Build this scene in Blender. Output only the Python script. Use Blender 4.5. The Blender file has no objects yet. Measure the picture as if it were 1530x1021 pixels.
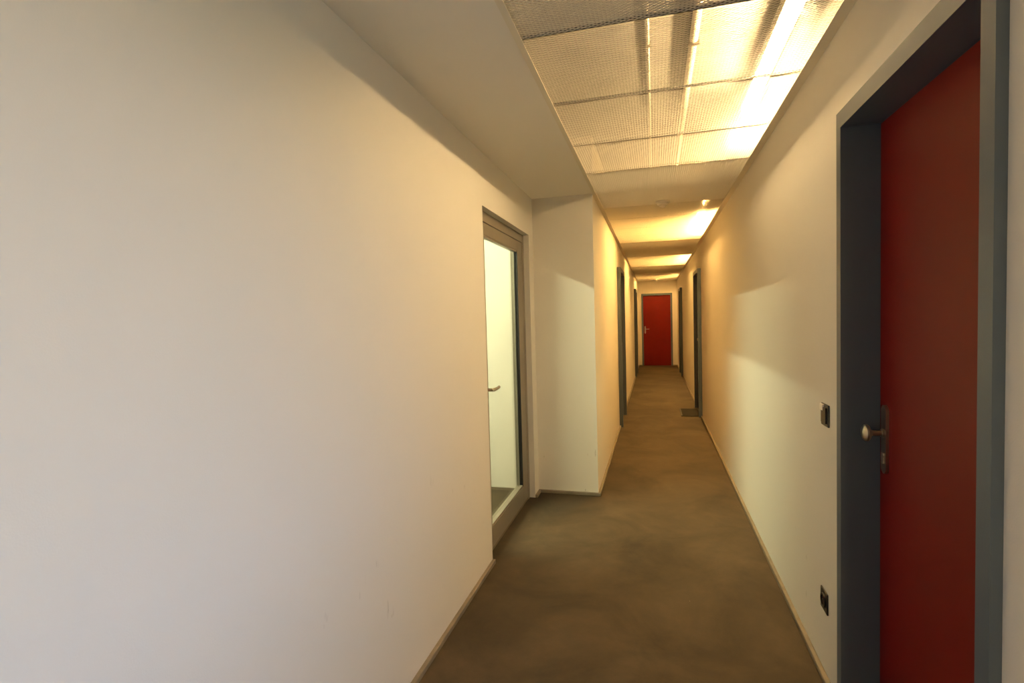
import bpy, bmesh, math, random
from mathutils import Vector, Matrix
random.seed(7)
sc = bpy.context.scene
COL = sc.collection

# ------------------------------------------------------------------ measured layout (metres, +Y runs down the corridor)
XL, XC, XR = -0.9875, -0.4776, 0.6529      # wide left wall, narrow left wall, right wall
XRN = 0.6235                               # right wall nearer than the first door
HC = 2.513                                 # suspended ceiling height
HS = 2.98                                  # concrete slab above it
YP, YF = 4.3675, 16.139                    # return wall, end wall
YB = -1.9                                  # wall behind the camera
WY0, WY1, WZ0, WZ1 = -.15, 1.02, .85, 2.3  # window beside the viewpoint, out of frame
PITCH, J0 = 0.6235, 1.906                  # mesh panel joints

# ------------------------------------------------------------------ camera
F, YAW, PIT, ROL, CH = 781.07, 15.2936, -2.4197, -1.5878, 1.5
y_, t_, r_ = map(math.radians, (YAW, PIT, ROL))
fw = Vector((-math.sin(y_)*math.cos(t_), math.cos(y_)*math.cos(t_), math.sin(t_)))
rt = Vector((math.cos(y_), math.sin(y_), 0)); up = rt.cross(fw)
cr = math.cos(r_)*rt + math.sin(r_)*up
cu = -math.sin(r_)*rt + math.cos(r_)*up
cam = bpy.data.cameras.new('camera'); cam.sensor_width = 36; cam.lens = F/1530*36
cam.clip_start = 0.02
co = bpy.data.objects.new('camera', cam); COL.objects.link(co)
M = Matrix.Identity(4)
for i in range(3):
    M[i][0], M[i][1], M[i][2] = cr[i], cu[i], -fw[i]
M[2][3] = CH
co.matrix_world = M
sc.camera = co

# ------------------------------------------------------------------ daylight, exposure
SKY = 4.9                    # overcast daylight outside the window beside the camera
TUBE = 300.0                 # nearest corridor tube
TUBE_FAR = 730.0             # tubes further down
ROOM_TUBE = 330.0            # lamps of the side room
w = bpy.data.worlds.new('overcast_sky'); sc.world = w; w.use_nodes = True
bg = w.node_tree.nodes['Background']
bg.inputs[1].default_value = SKY
_t = w.node_tree; _g = _t.nodes.new('ShaderNodeTexCoord'); _s = _t.nodes.new('ShaderNodeSeparateXYZ'); _r = _t.nodes.new('ShaderNodeValToRGB')
_m = _t.nodes.new('ShaderNodeMapRange'); _m.inputs['From Min'].default_value = -1
_e = _r.color_ramp.elements; _e[0].position = .47; _e[0].color = (.20, .22, .22, 1); _e[1].position = .53; _e[1].color = (.36, .56, 1.0, 1)
_t.links.new(_g.outputs['Generated'], _s.inputs[0]); _t.links.new(_s.outputs['Z'], _m.inputs['Value'])
_t.links.new(_m.outputs['Result'], _r.inputs[0]); _t.links.new(_r.outputs[0], bg.inputs[0])
vs = sc.view_settings
sc.display_settings.display_device = 'sRGB'
vs.view_transform = 'Standard'; vs.look = 'None'; vs.gamma = 1; vs.use_curve_mapping = False
vs.exposure = 0.5
cy = sc.cycles
cy.max_bounces = 14; cy.diffuse_bounces = 10; cy.glossy_bounces = 4; cy.transmission_bounces = 8
cy.caustics_reflective = False; cy.caustics_refractive = False
cy.sample_clamp_indirect = 6.0
# portal in the window opening: only guides sampling of the sky
la = bpy.data.lights.new('window_portal', 'AREA'); la.shape = 'RECTANGLE'; la.size = WY1-WY0; la.size_y = WZ1-WZ0
la.cycles.is_portal = True
lo = bpy.data.objects.new('window_portal', la); COL.objects.link(lo)
lo.location = (XRN+.2, (WY0+WY1)/2, (WZ0+WZ1)/2); lo.rotation_euler = (math.radians(90), 0, math.radians(90))

# ------------------------------------------------------------------ materials
def lin(c):
    return tuple(((v/255)/12.92 if v/255 <= .04045 else ((v/255+.055)/1.055)**2.4) for v in c) + (1,)
def mat(name, rgb, rough=.6, metal=0, spec=.5, bump=0, bscale=400, mottle=0, mscale=3, coat=0):
    m = bpy.data.materials.new(name); m.use_nodes = True
    nt = m.node_tree; b = nt.nodes['Principled BSDF']
    c = lin(rgb)
    b.inputs['Base Color'].default_value = c
    b.inputs['Roughness'].default_value = rough; b.inputs['Metallic'].default_value = metal
    b.inputs['Specular IOR Level'].default_value = spec
    tc = nt.nodes.new('ShaderNodeTexCoord')
    if coat: b.inputs['Coat Weight'].default_value = coat
    if mottle:
        n = nt.nodes.new('ShaderNodeTexNoise'); n.inputs['Scale'].default_value = mscale; n.inputs['Detail'].default_value = 6
        nt.links.new(tc.outputs['Object'], n.inputs['Vector'])
        r = nt.nodes.new('ShaderNodeMapRange'); r.inputs['From Min'].default_value = .3; r.inputs['From Max'].default_value = .7
        r.inputs['To Min'].default_value = 1-mottle; r.inputs['To Max'].default_value = 1+mottle
        nt.links.new(n.outputs['Fac'], r.inputs['Value'])
        mx = nt.nodes.new('ShaderNodeMix'); mx.data_type = 'RGBA'; mx.blend_type = 'MULTIPLY'; mx.inputs['Factor'].default_value = 1
        mx.inputs['A'].default_value = c
        nt.links.new(r.outputs['Result'], mx.inputs['B']); nt.links.new(mx.outputs['Result'], b.inputs['Base Color'])
    if bump:
        n2 = nt.nodes.new('ShaderNodeTexNoise'); n2.inputs['Scale'].default_value = bscale; n2.inputs['Detail'].default_value = 3
        nt.links.new(tc.outputs['Object'], n2.inputs['Vector'])
        bp = nt.nodes.new('ShaderNodeBump'); bp.inputs['Strength'].default_value = bump; bp.inputs['Distance'].default_value = .002
        nt.links.new(n2.outputs['Fac'], bp.inputs['Height']); nt.links.new(bp.outputs['Normal'], b.inputs['Normal'])
    return m
def emit(name, rgb, strength):
    m = bpy.data.materials.new(name); m.use_nodes = True; nt = m.node_tree
    nt.nodes.remove(nt.nodes['Principled BSDF'])
    e = nt.nodes.new('ShaderNodeEmission'); e.inputs[0].default_value = (*rgb, 1); e.inputs[1].default_value = strength
    nt.links.new(e.outputs[0], nt.nodes['Material Output'].inputs[0])
    return m

def wall_material(name, rgb):
    """white paint, fine roller texture, a few grey scuff marks low on the wall"""
    m = mat(name, rgb, .65, spec=.3, bump=.12, bscale=260, mottle=.012, mscale=1.3)
    nt = m.node_tree; b = nt.nodes['Principled BSDF']
    src = b.inputs['Base Color'].links[0].from_socket
    tc = nt.nodes.new('ShaderNodeTexCoord')
    mp = nt.nodes.new('ShaderNodeMapping'); mp.inputs['Scale'].default_value = (9, 9, 3.2)
    nt.links.new(tc.outputs['Object'], mp.inputs['Vector'])
    n = nt.nodes.new('ShaderNodeTexNoise'); n.inputs['Scale'].default_value = 2.2; n.inputs['Detail'].default_value = 5
    nt.links.new(mp.outputs['Vector'], n.inputs['Vector'])
    r = nt.nodes.new('ShaderNodeMapRange'); r.inputs['From Min'].default_value = .70; r.inputs['From Max'].default_value = .76
    nt.links.new(n.outputs['Fac'], r.inputs['Value'])
    sx = nt.nodes.new('ShaderNodeSeparateXYZ'); nt.links.new(tc.outputs['Object'], sx.inputs[0])
    h = nt.nodes.new('ShaderNodeMapRange'); h.inputs['From Min'].default_value = .9; h.inputs['From Max'].default_value = .3
    h.inputs['To Max'].default_value = .45
    nt.links.new(sx.outputs['Z'], h.inputs['Value'])
    mu = nt.nodes.new('ShaderNodeMath'); mu.operation = 'MULTIPLY'
    nt.links.new(r.outputs['Result'], mu.inputs[0]); nt.links.new(h.outputs['Result'], mu.inputs[1])
    mx = nt.nodes.new('ShaderNodeMix'); mx.data_type = 'RGBA'; mx.inputs['B'].default_value = lin((120, 105, 90))
    nt.links.new(mu.outputs[0], mx.inputs['Factor']); nt.links.new(src, mx.inputs['A'])
    nt.links.new(mx.outputs['Result'], b.inputs['Base Color'])
    return m

def floor_material():
    """sealed screed: brownish grey, cloudy, trowel marks, small pale flecks"""
    m = bpy.data.materials.new('screed'); m.use_nodes = True; nt = m.node_tree; b = nt.nodes['Principled BSDF']
    tc = nt.nodes.new('ShaderNodeTexCoord')
    def noise(s, d=6, ro=.6, dist=0):
        n = nt.nodes.new('ShaderNodeTexNoise'); n.inputs['Scale'].default_value = s; n.inputs['Detail'].default_value = d
        n.inputs['Roughness'].default_value = ro; n.inputs['Distortion'].default_value = dist
        nt.links.new(tc.outputs['Object'], n.inputs['Vector']); return n
    a = noise(1.7, 8, .62, .6); c = noise(9, 6, .7); f = noise(120, 2, .5)
    ramp = nt.nodes.new('ShaderNodeValToRGB'); e = ramp.color_ramp.elements
    e[0].position = .25; e[0].color = lin((50, 43, 33)); e[1].position = .75; e[1].color = lin((90, 77, 59))
    nt.links.new(a.outputs['Fac'], ramp.inputs[0])
    r2 = nt.nodes.new('ShaderNodeMapRange'); r2.inputs['From Min'].default_value = .3; r2.inputs['From Max'].default_value = .7
    r2.inputs['To Min'].default_value = .86; r2.inputs['To Max'].default_value = 1.14
    nt.links.new(c.outputs['Fac'], r2.inputs['Value'])
    mx = nt.nodes.new('ShaderNodeMix'); mx.data_type = 'RGBA'; mx.blend_type = 'MULTIPLY'; mx.inputs['Factor'].default_value = 1
    nt.links.new(ramp.outputs[0], mx.inputs['A']); nt.links.new(r2.outputs['Result'], mx.inputs['B'])
    v = nt.nodes.new('ShaderNodeTexVoronoi'); v.inputs['Scale'].default_value = 5.5
    nt.links.new(tc.outputs['Object'], v.inputs['Vector'])
    lt = nt.nodes.new('ShaderNodeMath'); lt.operation = 'LESS_THAN'; lt.inputs[1].default_value = .016
    nt.links.new(v.outputs['Distance'], lt.inputs[0])
    fl = nt.nodes.new('ShaderNodeMath'); fl.operation = 'MULTIPLY'; fl.inputs[1].default_value = .3
    nt.links.new(lt.outputs[0], fl.inputs[0])
    m2 = nt.nodes.new('ShaderNodeMix'); m2.data_type = 'RGBA'; m2.inputs['B'].default_value = lin((205, 195, 175))
    nt.links.new(fl.outputs[0], m2.inputs['Factor']); nt.links.new(mx.outputs['Result'], m2.inputs['A'])
    nt.links.new(m2.outputs['Result'], b.inputs['Base Color'])
    rr = nt.nodes.new('ShaderNodeMapRange'); rr.inputs['To Min'].default_value = .6; rr.inputs['To Max'].default_value = .8
    nt.links.new(c.outputs['Fac'], rr.inputs['Value']); nt.links.new(rr.outputs['Result'], b.inputs['Roughness'])
    b.inputs['Specular IOR Level'].default_value = .2
    bp = nt.nodes.new('ShaderNodeBump'); bp.inputs['Strength'].default_value = .25; bp.inputs['Distance'].default_value = .002
    nt.links.new(f.outputs['Fac'], bp.inputs['Height']); nt.links.new(bp.outputs['Normal'], b.inputs['Normal'])
    return m

m_wall = wall_material('white_wall_paint', (228, 224, 216))
m_ceil = mat('soffit_paint', (238, 234, 226), .7, spec=.3, bump=.1, bscale=200)
m_slab = mat('raw_slab', (128, 124, 118), .8, mottle=.15, mscale=4)
m_void = mat('void_lining', (128, 122, 112), .8, mottle=.1)
m_floor = floor_material()
m_plinth = mat('screed_plinth', (128, 118, 102), .6, mottle=.12, mscale=12)
m_slate = mat('slate_lacquer', (84, 98, 113), .38, spec=.45, bump=.05, bscale=300)
m_red = mat('red_laminate', (112, 20, 15), .5, spec=.2, mottle=.05, mscale=6, bump=.04, bscale=350)
m_rail = mat('rail_paint', (226, 219, 202), .5)
m_mesh = mat('galvanised_mesh', (216, 210, 196), .45, metal=.25)
m_steel = mat('brushed_steel', (190, 182, 168), .28, metal=1)
m_black = mat('black_plastic', (26, 27, 28), .35)
m_rubber = mat('black_rubber', (10, 12, 10), .6)
m_alu = mat('grey_bronze_aluminium', (150, 142, 128), .4, metal=.35)
m_white = mat('white_plastic', (240, 235, 226), .4)
m_bar = mat('joint_shade', (40, 36, 30), .5)  # dark colour standing in for shade in the mesh joints
m_reflector = mat('grey_lamp_housing', (92, 87, 78), .5)
m_pipe = mat('painted_pipe', (214, 206, 190), .4)
m_mat = mat('door_mat_pile', (26, 21, 15), .95, bump=.8, bscale=180, mottle=.2, mscale=40)
m_tube = emit('warm_tube', (1.0, 0.69, 0.33), TUBE)
m_tube_far = emit('warmer_tube', (1.0, 0.55, 0.15), TUBE_FAR)
m_tube_room = emit('room_tube', (1.0, 0.94, 0.62), ROOM_TUBE)
m_glass = bpy.data.materials.new('clear_glass'); m_glass.use_nodes = True
nt = m_glass.node_tree; nt.nodes.remove(nt.nodes['Principled BSDF'])
gt = nt.nodes.new('ShaderNodeBsdfTransparent'); gt.inputs[0].default_value = (.93, .97, .93, 1)
gg = nt.nodes.new('ShaderNodeBsdfGlossy'); gg.inputs['Roughness'].default_value = .02
fr = nt.nodes.new('ShaderNodeFresnel')
ge = nt.nodes.new('ShaderNodeNewGeometry'); mr = nt.nodes.new('ShaderNodeMapRange')   # same reflectance on both faces of the pane
mr.inputs['To Min'].default_value = 1.45; mr.inputs['To Max'].default_value = 1/1.45
nt.links.new(ge.outputs['Backfacing'], mr.inputs['Value']); nt.links.new(mr.outputs['Result'], fr.inputs[0])
gm = nt.nodes.new('ShaderNodeMixShader')
nt.links.new(fr.outputs[0], gm.inputs[0]); nt.links.new(gt.outputs[0], gm.inputs[1]); nt.links.new(gg.outputs[0], gm.inputs[2])
nt.links.new(gm.outputs[0], nt.nodes['Material Output'].inputs[0])

# ------------------------------------------------------------------ helpers
def box(bm, x0, x1, y0, y1, z0, z1):
    if x0 > x1: x0, x1 = x1, x0
    if y0 > y1: y0, y1 = y1, y0
    v = [bm.verts.new(p) for p in ((x0,y0,z0),(x1,y0,z0),(x1,y1,z0),(x0,y1,z0),(x0,y0,z1),(x1,y0,z1),(x1,y1,z1),(x0,y1,z1))]
    for f in ((0,3,2,1),(4,5,6,7),(0,1,5,4),(1,2,6,5),(2,3,7,6),(3,0,4,7)):
        bm.faces.new([v[i] for i in f])
def boxes(*bs):
    bm = bmesh.new()
    for b in bs: box(bm, *b)
    return bm
def axis_frame(d):
    d = Vector(d).normalized()
    a = Vector((0,0,1)) if abs(d.z) < .9 else Vector((1,0,0))
    u = d.cross(a).normalized(); v = d.cross(u)
    return d, u, v
def lathe(bm, origin, axis, prof, n=24):
    """prof = [(distance along axis, radius)...]"""
    o = Vector(origin); d, u, v = axis_frame(axis)
    rings = []
    for s, r in prof:
        if r < 1e-6: rings.append([bm.verts.new(o+d*s)])
        else: rings.append([bm.verts.new(o+d*s+(u*math.cos(a)+v*math.sin(a))*r) for a in (2*math.pi*k/n for k in range(n))])
    for A, B in zip(rings, rings[1:]):
        if len(A) == 1 and len(B) == 1: continue
        for k in range(n):
            q = [A[k % len(A)], A[(k+1) % len(A)], B[(k+1) % len(B)], B[k % len(B)]]
            f = []
            for x in q:
                if x not in f: f.append(x)
            if len(f) > 2: bm.faces.new(f)
def sweep(bm, pts, rad, n=12, flat=1.0):
    """round bar along pts, closed ends; flat squashes the section"""
    P = [Vector(p) for p in pts]; rings = []
    rads = rad if isinstance(rad, (list, tuple)) else [rad]*len(P)
    ref = Vector((0,0,1))
    for i, p in enumerate(P):
        d = (P[min(i+1, len(P)-1)]-P[max(i-1, 0)]).normalized()
        a = ref if abs(d.dot(ref)) < .95 else Vector((1,0,0))
        u = d.cross(a).normalized(); v = d.cross(u)
        rings.append([bm.verts.new(p+(u*math.cos(t)+v*math.sin(t)*flat)*rads[i]) for t in (2*math.pi*k/n for k in range(n))])
    for A, B in zip(rings, rings[1:]):
        for k in range(n): bm.faces.new((A[k], A[(k+1)%n], B[(k+1)%n], B[k]))
    bm.faces.new(rings[0]); bm.faces.new(rings[-1])
def obj(name, bm, m, parent=None, bevel=0, smooth=False, seg=2):
    if bevel:
        bmesh.ops.bevel(bm, geom=list(bm.edges), offset=bevel, segments=seg, profile=.5, affect='EDGES', clamp_overlap=True)
    bmesh.ops.recalc_face_normals(bm, faces=bm.faces)
    me = bpy.data.meshes.new(name); bm.to_mesh(me); bm.free()
    if smooth:
        for p in me.polygons: p.use_smooth = True
        me.set_sharp_from_angle(angle=math.radians(40))
    me.materials.append(m)
    o = bpy.data.objects.new(name, me); COL.objects.link(o)
    if parent: o.parent = parent
    return o
def struct(o, label=None, cat=None):
    o['kind'] = 'structure'
    if label: o['label'] = label
    if cat: o['category'] = cat
    return o
def empty(name, loc=(0,0,0), rz=0):
    o = bpy.data.objects.new(name, None); COL.objects.link(o); o.location = loc; o.rotation_euler = (0,0,rz)
    o.empty_display_size = .1
    return o
def tag(o, label, cat, group=None):
    o['label'] = label; o['category'] = cat
    if group: o['group'] = group
    return o
def copy_tree(o, parent=None):
    c = o.copy(); COL.objects.link(c)
    if parent: c.parent = parent
    for ch in list(o.children): copy_tree(ch, c)
    return c

# ------------------------------------------------------------------ shell
T = .2
RX0 = -4.3; RY0 = 1.2; RY1 = 4.42; RH = 2.62      # side room behind the glass door
GD0, GD1, GDH = 3.0178, 4.2173, 2.19              # glass door opening
D0, D1, DH = 1.19, 2.005, 2.14                    # wall opening of a red door, at the near right door
struct(obj('floor', boxes((RX0-T, 1.2, YB-.3, YF+.4, -.1, 0)), m_floor), 'cloudy brown grey sealed screed floor running down the corridor', 'floor')

def wall_x(name, xin, xout, y0, y1, z1, openings, label):
    """wall slab in a plane of constant X with door openings (y0, y1, height)"""
    bm = bmesh.new(); c = y0
    for a, b, h in sorted(openings):
        box(bm, xin, xout, c, a, 0, z1); box(bm, xin, xout, a, b, h, z1); c = b
    box(bm, xin, xout, c, y1, 0, z1)
    bmesh.ops.remove_doubles(bm, verts=bm.verts, dist=1e-5)
    return struct(obj(name, bm, m_wall), label, 'wall')
wall_x('wall_left', XL, XL-T+.02, YB, YP, HS, [(GD0, GD1, GDH)], 'wide white plaster wall left of the glass door')
struct(obj('wall_return', boxes((XL-T+.02, XC, YP, YP+.15, 0, HS)), m_wall), 'narrow white return wall between glass door and corridor', 'wall')
# openings of the red doors: (near edge, far edge) of the clear opening
RD = [(1.2132, 1.9869), (8.035, 8.83), (13.33, 14.12)]
LD = [(7.20, 8.06), (13.16, 13.95)]
FO = .022                                          # the wall opening is this much larger than the clear opening
wall_x('wall_corridor_left', XC, XC-T, YP+.15, YF, HS, [(a-FO, b+FO, 2.13) for a, b in LD], 'yellow lit white wall left of the narrow corridor')
bm = bmesh.new()
box(bm, XRN, XR+T+.1, YB, WY0, 0, HS); box(bm, XRN, XR+T+.1, WY1, 1.1665, 0, HS)
box(bm, XRN, XR+T+.1, WY0, WY1, 0, WZ0); box(bm, XRN, XR+T+.1, WY0, WY1, WZ1, HS)
c = 1.1665
for a, b in RD:
    if a-FO > c: box(bm, XR, XR+T+.1, c, a-FO, 0, HS)
    box(bm, XR, XR+T+.1, max(a-FO, c), b+FO, 2.13, HS); c = b+FO
box(bm, XR, XR+T+.1, c, YF, 0, HS)
struct(obj('wall_right', bm, m_wall), 'long white wall on the right of the corridor with faint scuffs', 'wall')
FD = (-.325, .465, 2.10)                           # end door clear opening
bm = bmesh.new()
box(bm, XC-T, FD[0]-FO, YF, YF+T, 0, HS); box(bm, FD[1]+FO, XR+T+.1, YF, YF+T, 0, HS); box(bm, FD[0]-FO, FD[1]+FO, YF, YF+T, FD[2]+FO, HS)
struct(obj('wall_end', bm, m_wall), 'white end wall around the far red door', 'wall')
# wall behind the camera; the window that lights the left wall sits in the right wall beside the viewpoint
struct(obj('wall_back', boxes((XL-T+.02, XRN+.3, YB-.25, YB, 0, HS)), m_wall), 'white wall behind the viewpoint', 'wall')
wn = struct(empty('window_1', (XRN+.12, (WY0+WY1)/2, WZ0)), 'grey framed window in the right wall beside the viewpoint', 'window')
cx = (WY1-WY0)/2; hh = WZ1-WZ0
obj('window_frame', boxes((-.03, .03, -cx, -cx+.05, 0, hh), (-.03, .03, cx-.05, cx, 0, hh), (-.03, .03, -cx+.05, cx-.05, 0, .05), (-.03, .03, -cx+.05, cx-.05, hh-.05, hh)), m_alu, wn)
obj('window_pane', boxes((-.004, .004, -cx+.05, cx-.05, .05, hh-.05)), m_glass, wn)
# side room
struct(obj('wall_side_room', boxes((RX0, XL-T+.02, RY1, RY1+T, 0, RH)), m_wall), 'bright white wall of the room behind the glass door', 'wall')
struct(obj('wall_side_room_left', boxes((RX0-T, RX0, RY0, RY1+T, 0, RH)), m_wall), 'white outer wall of the side room', 'wall')
struct(obj('wall_side_room_near', boxes((RX0, XL-T+.02, RY0-T, RY0, 0, RH)), m_wall), 'white near wall of the side room', 'wall')
struct(obj('ceiling_side_room', boxes((RX0-T, XL-T+.02, RY0-T, RY1+T, RH, RH+.1)), m_ceil), 'white ceiling of the side room', 'ceiling')

# ceiling: plaster soffit, slab above the void, mesh panels
slab = struct(obj('ceiling_slab', boxes((XL-T, XR+.4, YB-.3, YF+.3, HS, HS+.15)), m_slab), 'concrete slab above the mesh ceiling', 'ceiling')
struct(obj('wall_void_left', boxes((XL, XC, YP-.004, YP, HC+.05, HS), (XC, XC+.004, YP, YF, HC+.03, HS)), m_void), 'raw concrete side of the ceiling void, left', 'wall')
struct(obj('wall_void_right', boxes((XR-.004, XR, 1.1665, YF, HC+.03, HS), (XRN-.004, XRN, YB, 1.1665, HC+.03, HS)), m_void), 'raw concrete side of the ceiling void, right', 'wall')
ceil = struct(obj('ceiling', boxes((XL-.01, -.471, YB, YP, HC, HC+.05)), m_ceil), 'cream plaster soffit over the left of the entry, mesh panels beside it', 'ceiling')

def mesh_panel(x0, x1, y0, y1, LW=.027, SW=.015, wd=.0033, th=.0009, tilt=58):
    """raised expanded metal: rows of zigzag ribbons that touch at the bonds, all leaning one way"""
    nx = int(round((x1-x0)/LW))*2; ny = int(round((y1-y0)/(SW/2)))
    dx = (x1-x0)/nx; dy = (y1-y0)/ny
    a = math.radians(tilt); du = (math.sin(a)*wd/2, math.cos(a)*wd/2); nn = (-math.cos(a)*th/2, math.sin(a)*th/2)
    V = []; Fs = []
    for r in range(ny):
        base = len(V); yc = y0 + (r+.5)*dy
        for i in range(nx+1):
            s = 1 if (i + r) % 2 else -1
            y = yc + s*dy*.5*.86; x = x0+i*dx
            for k, q in ((1,1),(1,-1),(-1,-1),(-1,1)):
                V.append((x, y+k*du[0]+q*nn[0], k*du[1]+q*nn[1]))
        for i in range(nx):
            p = base+i*4; n = p+4
            for j in range(4): Fs.append((p+j, p+(j+1)%4, n+(j+1)%4, n+j))
    me = bpy.data.meshes.new('mesh_panel'); me.from_pydata(V, [], Fs); me.update()
    me.materials.append(m_mesh)
    return me
PX0, PX1 = -.452, .622
HW = (PX1-PX0)/2; GAP = .007
me_n = mesh_panel(-HW, HW, -PITCH/2+GAP, PITCH/2-GAP)
me_far = mesh_panel(-HW, HW, -PITCH/2+GAP, PITCH/2-GAP, wd=.0046)   # heavier gauge further down
me_s = mesh_panel(-HW, HW, -.085, .085)
FLIP = {0, 4, 5, 10, 11, 12, 16, 17, 18, 22, 23}            # panels laid the other way round, index from the first joint in view
bar0 = obj('joint_shade_bar', boxes((-HW, HW, -.009, .009, -.003, .003)), m_bar, ceil); bar_me = bar0.data  # dark bars added above the joints so their gaps look deep and shaded
bar0.location = ((PX0+PX1)/2, J0-7*PITCH, HC+.0145)
k = -6
while J0+(k-1)*PITCH < YF-.05:
    yc = J0+(k-.5)*PITCH
    o = bpy.data.objects.new('mesh_panel', me_far if k >= 6 else me_n); COL.objects.link(o); o.parent = ceil
    o.location = ((PX0+PX1)/2, yc, HC+.006)
    if k in FLIP: o.rotation_euler = (0, 0, math.pi)
    if k == 5: o.scale.y = 1.035                      # overlaps its neighbour
    if yc+PITCH/2 > YF: o.location.y = YF-PITCH/2-.003; o.location.z += .008
    if J0+k*PITCH < YF-.3:
        bar = bpy.data.objects.new('joint_shade_bar', bar_me); COL.objects.link(bar); bar.parent = ceil
        bar.location = ((PX0+PX1)/2, J0+k*PITCH, HC+.0145)
    k += 1
o = bpy.data.objects.new('mesh_strip', me_s); COL.objects.link(o); o.parent = ceil
o.location = ((PX0+PX1)/2, J0-.092, HC+.016)

# edge rails carrying the panels: short lengths butted end to end
def rail(name, x0, x1, label, ys):
    t = struct(empty(name, ((x0+x1)/2, YB, HC)), label, 'ceiling rail')
    for a, b in zip(ys, ys[1:]):
        bm = bmesh.new(); hw = (x1-x0)/2
        box(bm, -hw, hw, a-YB+.001, b-YB-.001, -.006, -.001)
        obj('rail_length', bm, m_rail, t)
    return t
rail('trim_1', -.4715, -.447, 'slim cream rail along the left edge of the mesh ceiling', [YB, 1.0, YP-.002])
rail('trim_2', XC, XC+.034, 'slim rail between mesh ceiling and narrow left wall', [YP, 8.0, 12.0, YF-.03])
rail('trim_3', .611, XR, 'beige rail along the right edge of the mesh ceiling', [YB, 2.24, 6.2, 10.2, YF-.03])
bm = boxes((XC+.034, .611, YF-.03, YF, HC-.006, HC-.001)); struct(obj('trim_4', bm, m_rail), 'short rail over the end wall', 'ceiling rail')

# plinths: small cement strips at the foot of the walls
def plinth(name, segs, label, bev=.004):
    bm = bmesh.new()
    for s in segs: box(bm, *s, 0, .026)
    return struct(obj(name, bm, m_plinth, bevel=bev), label, 'baseboard')
B = .021
plinth('baseboard_left', [(XL, XL+B, YB, GD0), (XL, XL+B, GD1, YP-B)], 'low cement plinth along the wide left wall')
plinth('baseboard_return', [(XL, XC+B, YP-B, YP)], 'low cement plinth under the return wall')
segs = []; c = YP
for a, b in LD: segs.append((XC, XC+B, c, a-.05)); c = b+.05
segs.append((XC, XC+B, c, YF)); plinth('baseboard_corridor_left', segs, 'low cement plinth along the narrow left wall')
segs = []; c = 2.03
for a, b in RD[1:]: segs.append((XR-B, XR, c, a-.05)); c = b+.05
segs.append((XR-B, XR, c, YF)); plinth('baseboard_right', segs, 'low cement plinth along the right wall')
plinth('baseboard_end', [(XC+B, FD[0]-.05, YF-B, YF), (FD[1]+.05, XR-B, YF-B, YF)], 'low cement plinth either side of the end door')

# ------------------------------------------------------------------ red doors in slate frames
def red_door(name, loc, rz, width, label, height=2.105, proud=.0496, handle='knob', mirror=1, leafback=.1154, lip0=.0403, lip1=.046):
    """local: wall plane y=0, passage side is -y, opening runs x 0..width (mirror flips which end carries the knob)"""
    t = struct(empty(name, loc, rz), label, 'door')
    p = -proud; q = leafback-proud
    bm = bmesh.new()
    def jamb(x0, x1, z0, z1): box(bm, x0, x1, p, q+.05, z0, z1)
    jamb(-.016, 0, 0, height+.016); jamb(width, width+.016, 0, height+.016); jamb(0, width, height, height+.016)
    lip = .0012
    box(bm, -lip0, -.016, p, -lip, 0, height+.055); box(bm, width+.016, width+lip1, p, -lip, 0, height+.055)
    box(bm, -.016, width+.016, p, -lip, height+.016, height+.055)
    bmesh.ops.remove_doubles(bm, verts=bm.verts, dist=1e-5)
    obj('door_frame', bm, m_slate, t)
    leaf = obj('door_leaf', boxes((.003, width-.003, q, q+.042, .006, height-.003)), m_red, t, bevel=.0015)
    obj('backing', boxes((.0, width, q+.044, q+.049, 0, height)), m_black, t)
    kx = width-.052 if mirror > 0 else .052
    s = 1 if mirror > 0 else -1
    # long escutcheon plate with rounded ends
    bm = bmesh.new(); pts = []
    hw, zc, hh = .019, 1.078, .112
    for i in range(9): a = math.pi*i/8; pts.append((kx+hw*math.cos(a), zc+hh-hw+hw*math.sin(a)*1.0))
    for i in range(9): a = math.pi+math.pi*i/8; pts.append((kx+hw*math.cos(a), zc-hh+hw+hw*math.sin(a)))
    f = [bm.verts.new((x, q-.009, z)) for x, z in pts]; g = [bm.verts.new((x, q, z)) for x, z in pts]
    bm.faces.new(f); bm.faces.new(g)
    for i in range(len(f)): j = (i+1) % len(f); bm.faces.new((f[i], f[j], g[j], g[i]))
    obj('escutcheon_plate', bm, m_steel, leaf, smooth=True)
    bm = bmesh.new()
    if handle == 'knob':
        lathe(bm, (kx, q-.009, 1.098), (0,-1,0), [(0,.015),(.005,.015),(.007,.0085),(.030,.0085),(.036,.012),(.041,.024),(.047,.0285),(.053,.0275),(.058,.021),(.061,.010),(.062,0)], 28)
        obj('knob', bm, m_steel, leaf, smooth=True)
    else:
        lathe(bm, (kx, q-.009, 1.098), (0,-1,0), [(0,.013),(.004,.013),(.005,.009),(.045,.009)], 16)
        sweep(bm, [(kx, q-.05, 1.098), (kx-s*.02, q-.055, 1.098), (kx-s*.07, q-.055, 1.098), (kx-s*.12, q-.052, 1.098)], [.010,.010,.009,.008], 12)
        obj('lever_handle', bm, m_steel, leaf, smooth=True)
    bm = bmesh.new()
    lathe(bm, (kx, q-.009, 1.028), (0,-1,0), [(0,.0085),(.003,.0085),(.004,.0075),(.004,0)], 16)
    box(bm, kx-.0045, kx+.0045, q-.0125, q-.009, 1.000, 1.022)
    obj('lock_cylinder', bm, m_steel, leaf, smooth=True)
    return t
R90 = math.pi/2
def right_door(n, k, label, **kw):                  # passage side faces -X, local x runs towards the camera
    a, b = RD[k]; return red_door('door_%d' % n, (XR, b, 0), -R90, b-a, label, mirror=-1, **kw)
def left_door(n, k, label, **kw):                   # passage side faces +X
    a, b = LD[k]; return red_door('door_%d' % n, (XC, a, 0), R90, b-a, label, mirror=1, **kw)
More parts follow.
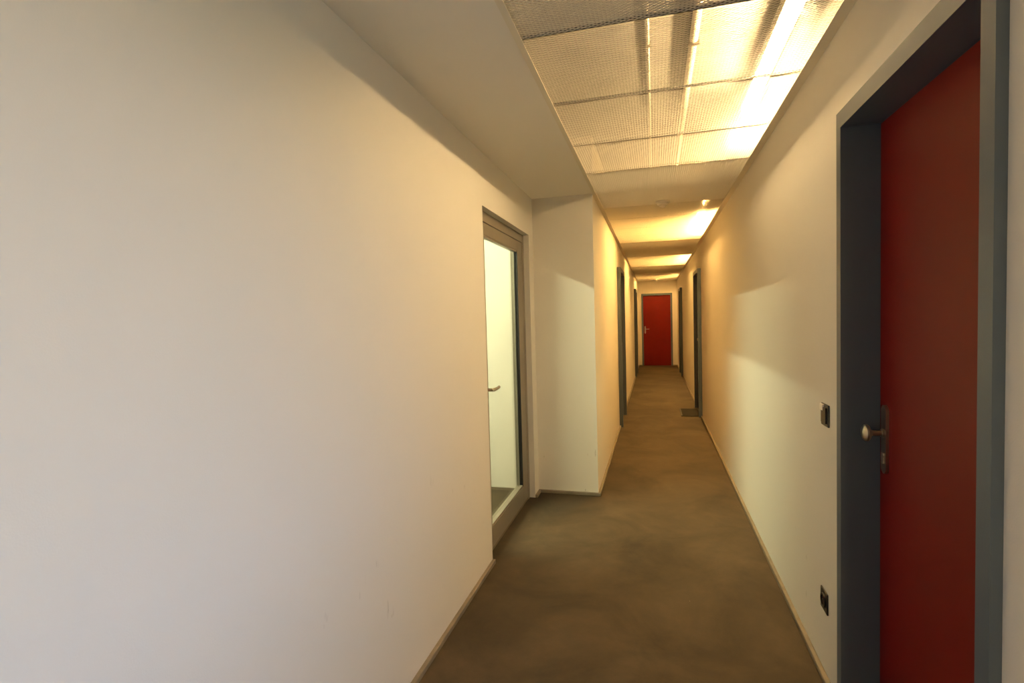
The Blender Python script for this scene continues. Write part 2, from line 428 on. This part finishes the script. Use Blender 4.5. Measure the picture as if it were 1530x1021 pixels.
right_door(1, 0, 'nearest red door in a deep slate frame with steel knob plate, at the right edge')
right_door(3, 1, 'middle door on the right wall, dark frame beside the floor mat')
right_door(4, 2, 'farthest door on the right wall, thin dark sliver near the end wall')
left_door(5, 0, 'first dark framed door on the left wall of the narrow corridor')
left_door(6, 1, 'far thin dark framed door on the left wall near the end')
red_door('door_7', (FD[0], YF, 0), 0, FD[1]-FD[0], 'red door facing down the corridor at its far end with lever handle', height=FD[2], proud=.016, handle='lever', mirror=-1, leafback=.06, lip0=.047, lip1=.047)

# ------------------------------------------------------------------ glazed door of the side room
XD = -1.0331                                        # face of its frame, set back in the wall
g = struct(empty('door_2', (XD, GD0, 0), R90), 'glazed door in a bronze grey metal frame set in the left wall', 'door')
GW = GD1-GD0                                        # local x runs along the wall, passage side is -y
FW, SW_ = .045, .105                                # frame width, stile width
obj('door_frame', boxes((.001, FW, 0, .075, 0, GDH-.001), (GW-FW-.008, GW-.001, 0, .075, 0, GDH-.001), (FW, GW-FW-.008, 0, .075, 2.124, GDH-.001)), m_alu, g, bevel=.002)
LX0, LX1 = FW+.004, GW-FW-.012
gx0, gx1, gz0, gz1 = LX0+.115, LX1-.145, .155, 2.042
leaf = obj('door_leaf', boxes((LX0, gx0, .002, .062, .022, 2.119), (gx1, LX1, .002, .062, .022, 2.119),
                              (gx0, gx1, .002, .062, .022, gz0), (gx0, gx1, .002, .062, gz1, 2.119)), m_alu, g, bevel=.002)
obj('glass_pane', boxes((gx0-.006, gx1+.006, .030, .038, gz0-.006, gz1+.006)), m_glass, leaf)
obj('rubber_gasket', boxes((gx1-.004, gx1, .004, .030, gz0+.002, gz1-.002), (gx1-.010, gx1-.004, .024, .030, gz0+.002, gz1-.002), (gx0, gx0+.004, .006, .030, gz0+.002, gz1-.002)), m_rubber, leaf)
obj('glazing_bead', boxes((gx0+.004, gx1-.010, .006, .030, gz0, gz0+.014), (gx0+.004, gx1-.010, .006, .030, gz1-.012, gz1)), m_alu, leaf)
obj('threshold', boxes((FW, GW-FW-.008, .006, .075, 0, .018)), m_plinth, g)
bm = bmesh.new(); hx = LX0+.055
lathe(bm, (hx, .002, 1.06), (0,-1,0), [(0,.026),(.007,.026),(.009,.024),(.009,.011),(.045,.010)], 24)
sweep(bm, [(hx, -.040, 1.06), (hx+.012, -.051, 1.06), (hx+.035, -.054, 1.061), (hx+.08, -.054, 1.062), (hx+.118, -.052, 1.064), (hx+.135, -.046, 1.066)], [.0105,.011,.0105,.010,.0095,.006], 14)
obj('lever_handle', bm, m_steel, leaf, smooth=True)
bm = bmesh.new(); lathe(bm, (hx, .002, .985), (0,-1,0), [(0,.026),(.007,.026),(.009,.023),(.009,.009),(.013,.0085),(.013,0)], 24)
obj('lock_rosette', bm, m_steel, leaf, smooth=True)

# ------------------------------------------------------------------ wall fittings
def plate(name, y0, z0, size, d, label, cat, kind, x=XR, face=-1):
    t = tag(empty(name, (x, y0+size/2, z0+size/2)), label, cat)
    h = size/2
    obj('cover_frame', boxes((0, face*d*.55, -h, h, -h, h)), m_black, t, bevel=.0025)
    if kind == 'switch':
        obj('rocker', boxes((face*d*.55, face*d, -h*.68, h*.62, -h*.72, h*.72)), m_black, t, bevel=.002)
        obj('name_tag', boxes((face*d*.5, face*(d+.001), h*.05, h*.92, h*.38, h*.95)), m_white, t, bevel=.001)
    else:
        bm = bmesh.new()
        lathe(bm, (face*d*.55, 0, 0), (face,0,0), [(0,.029),(d*.45,.029),(d*.45,.021),(d*.1,.0205),(d*.1,0)], 24)
        obj('socket_insert', bm, m_black, t, smooth=True)
        bm = bmesh.new()
        for s in (-1, 1): lathe(bm, (face*d*.66, s*.0095, 0), (face,0,0), [(0,.0028),(.0008,.0028),(.0008,0)], 10)
        obj('socket_contact', bm, m_steel, t)
    return t
plate('light_switch', 2.272, 1.042, .088, .013, 'black square light switch with a pale tag on the right wall', 'switch', 'switch')
plate('wall_socket', 2.293, .279, .086, .011, 'black socket low on the right wall above the plinth', 'socket', 'socket')
plate('light_switch', 15.17, 1.06, .085, .012, 'small dark switch on the left wall close to the end door', 'switch', 'switch', x=XC, face=1)

# door mat by the middle right door
t = tag(empty('door_mat', (.505, 8.36, 0)), 'small dark brown door mat on the floor by the middle right door', 'mat')
obj('border', boxes((-.145, .145, -.315, -.295, 0, .009), (-.145, .145, .295, .315, 0, .009), (-.145, -.125, -.295, .295, 0, .009), (.125, .145, -.295, .295, 0, .009)), m_rubber, t)
obj('pile', boxes((-.125, .125, -.295, .295, .0, .012)), m_mat, t)

# smoke detectors under the mesh
def detector(x, y, label):
    t = tag(empty('smoke_detector', (x, y, HC+.001)), label, 'smoke detector', 'smoke detectors under the mesh ceiling')
    bm = bmesh.new(); lathe(bm, (0,0,0), (0,0,-1), [(0,0),(0,.062),(.010,.062),(.013,.058),(.013,0)], 32); obj('base', bm, m_white, t, smooth=True)
    bm = bmesh.new(); lathe(bm, (0,0,-.013), (0,0,-1), [(0,.046),(.010,.049),(.014,.049),(.020,.042),(.020,.026)], 32); obj('housing', bm, m_white, t, smooth=True)
    bm = bmesh.new()
    for k in range(12):
        a = 2*math.pi*k/12; c, s = math.cos(a), math.sin(a)
        sweep(bm, [(c*.024, s*.024, -.033), (c*.024, s*.024, -.046)], .0022, 6)
    lathe(bm, (0,0,-.046), (0,0,-1), [(0,.027),(.004,.027),(.009,.018),(.011,0)], 28)
    obj('sensor_cap', bm, m_white, t, smooth=True)
    return t
detector(.085, 4.90, 'round white smoke detector on the mesh, nearer one')
detector(.075, 15.3, 'round smoke detector on the mesh just before the end door')

# ------------------------------------------------------------------ lamps and pipes above the mesh
def make_lamp(length, mtube):
    t = empty('fluorescent_lamp')
    h = length/2
    obj('housing', boxes((-.012, .074, -h-.02, h+.02, .035, .085), (.027, .032, -h-.02, h+.02, -.058, .035)), m_reflector, t, bevel=.003)
    bm = bmesh.new(); lathe(bm, (0,-h,0), (0,1,0), [(0,.0),(0,.0135),(length,.0135),(length,0)], 16); obj('tube', bm, mtube, t, smooth=True)
    for s in (-1, 1):
        bm = bmesh.new(); lathe(bm, (0,s*h,0), (0,s,0), [(0,.0142),(.018,.0142),(.018,0)], 16); cap = obj('end_cap', bm, m_white, t, smooth=True)
        obj('lamp_holder', boxes((-.012, .0265, s*(h+.018), s*(h+.034), -.016, .0345)), m_white, t, bevel=.003)
    for y in (-h*.6, h*.6):
        obj('hanger', boxes((.05, .062, y-.012, y+.012, .085, HS-2.781)), m_rail, t)
    return t
LX, LZ, LL = .569, 2.78, 1.5
LAMPS = [(2.93, 'lit warm tube lamp above the mesh ceiling beside the nearest red door'),
         (6.5, 'tube lamp above the mesh just past the nearer smoke detector'),
         (10.15, 'tube lamp above the mesh over the third bright ceiling band'),
         (14.5, 'tube lamp above the mesh close to the end door'),
         (-.9, 'tube lamp above the mesh behind the viewpoint')]
proto = make_lamp(LL, m_tube)
tube_far = next(c for c in proto.children if c.name.startswith('tube')).data.copy(); tube_far.materials[0] = m_tube_far
for i, (y, lab) in enumerate(LAMPS):
    o = proto if i == 0 else copy_tree(proto)
    if i in (1, 2, 3):
        for c in o.children:
            if c.name.startswith('tube'): c.data = tube_far
    o.location = (LX, y, LZ); tag(o, lab, 'lamp', 'tube lamps above the mesh ceiling')
room_lamp = make_lamp(1.5, m_tube_room)
for i, x in enumerate((-2.0, -3.2)):
    o = room_lamp if i == 0 else copy_tree(room_lamp)
    o.location = (x, 3.1, 2.5); o.rotation_euler = (0, 0, math.pi)
    for c in o.children:
        if c.name.startswith('hanger'): c.scale.z = .30; c.location.z = .085*.70
    tag(o, ('lamp under the side room ceiling nearer the glazed door', 'lamp under the side room ceiling by its outer wall')[i], 'lamp', 'side room lamps')

def pipe(name, x, z, r, y0, y1, label, cat):
    t = tag(empty(name, (x, y0, z)), label, cat)
    bm = bmesh.new(); lathe(bm, (0,0,0), (0,1,0), [(0,0),(0,r),(y1-y0,r),(y1-y0,0)], 16); obj('run', bm, m_pipe, t, smooth=True)
    y = .4
    while y < y1-y0:
        obj('clamp', boxes((-r-.006, r+.006, y-.012, y+.012, -r-.004, HS-z-.001)), m_steel, t)
        y += 2.4
    return t
pipe('conduit_pipe', .223, 2.954, .022, .2, 9.0, 'pale round pipe above the mesh ceiling left of the lit tube', 'pipe')
pipe('cable_conduit', -.01, 2.968, .007, .2, 9.0, 'thin pale conduit above the mesh ceiling near its middle', 'pipe')
t = tag(empty('junction_box', (.614, 2.42, 2.70)), 'small grey round box above the mesh right of the lit tube', 'junction box')
bm = bmesh.new(); lathe(bm, (0,0,.055), (0,0,-1), [(0,0),(0,.024),(.045,.024),(.056,.017),(.056,0)], 20); obj('body', bm, m_slab, t, smooth=True)
obj('bracket', boxes((.018, .0345, -.008, .008, .02, .035)), m_steel, t)
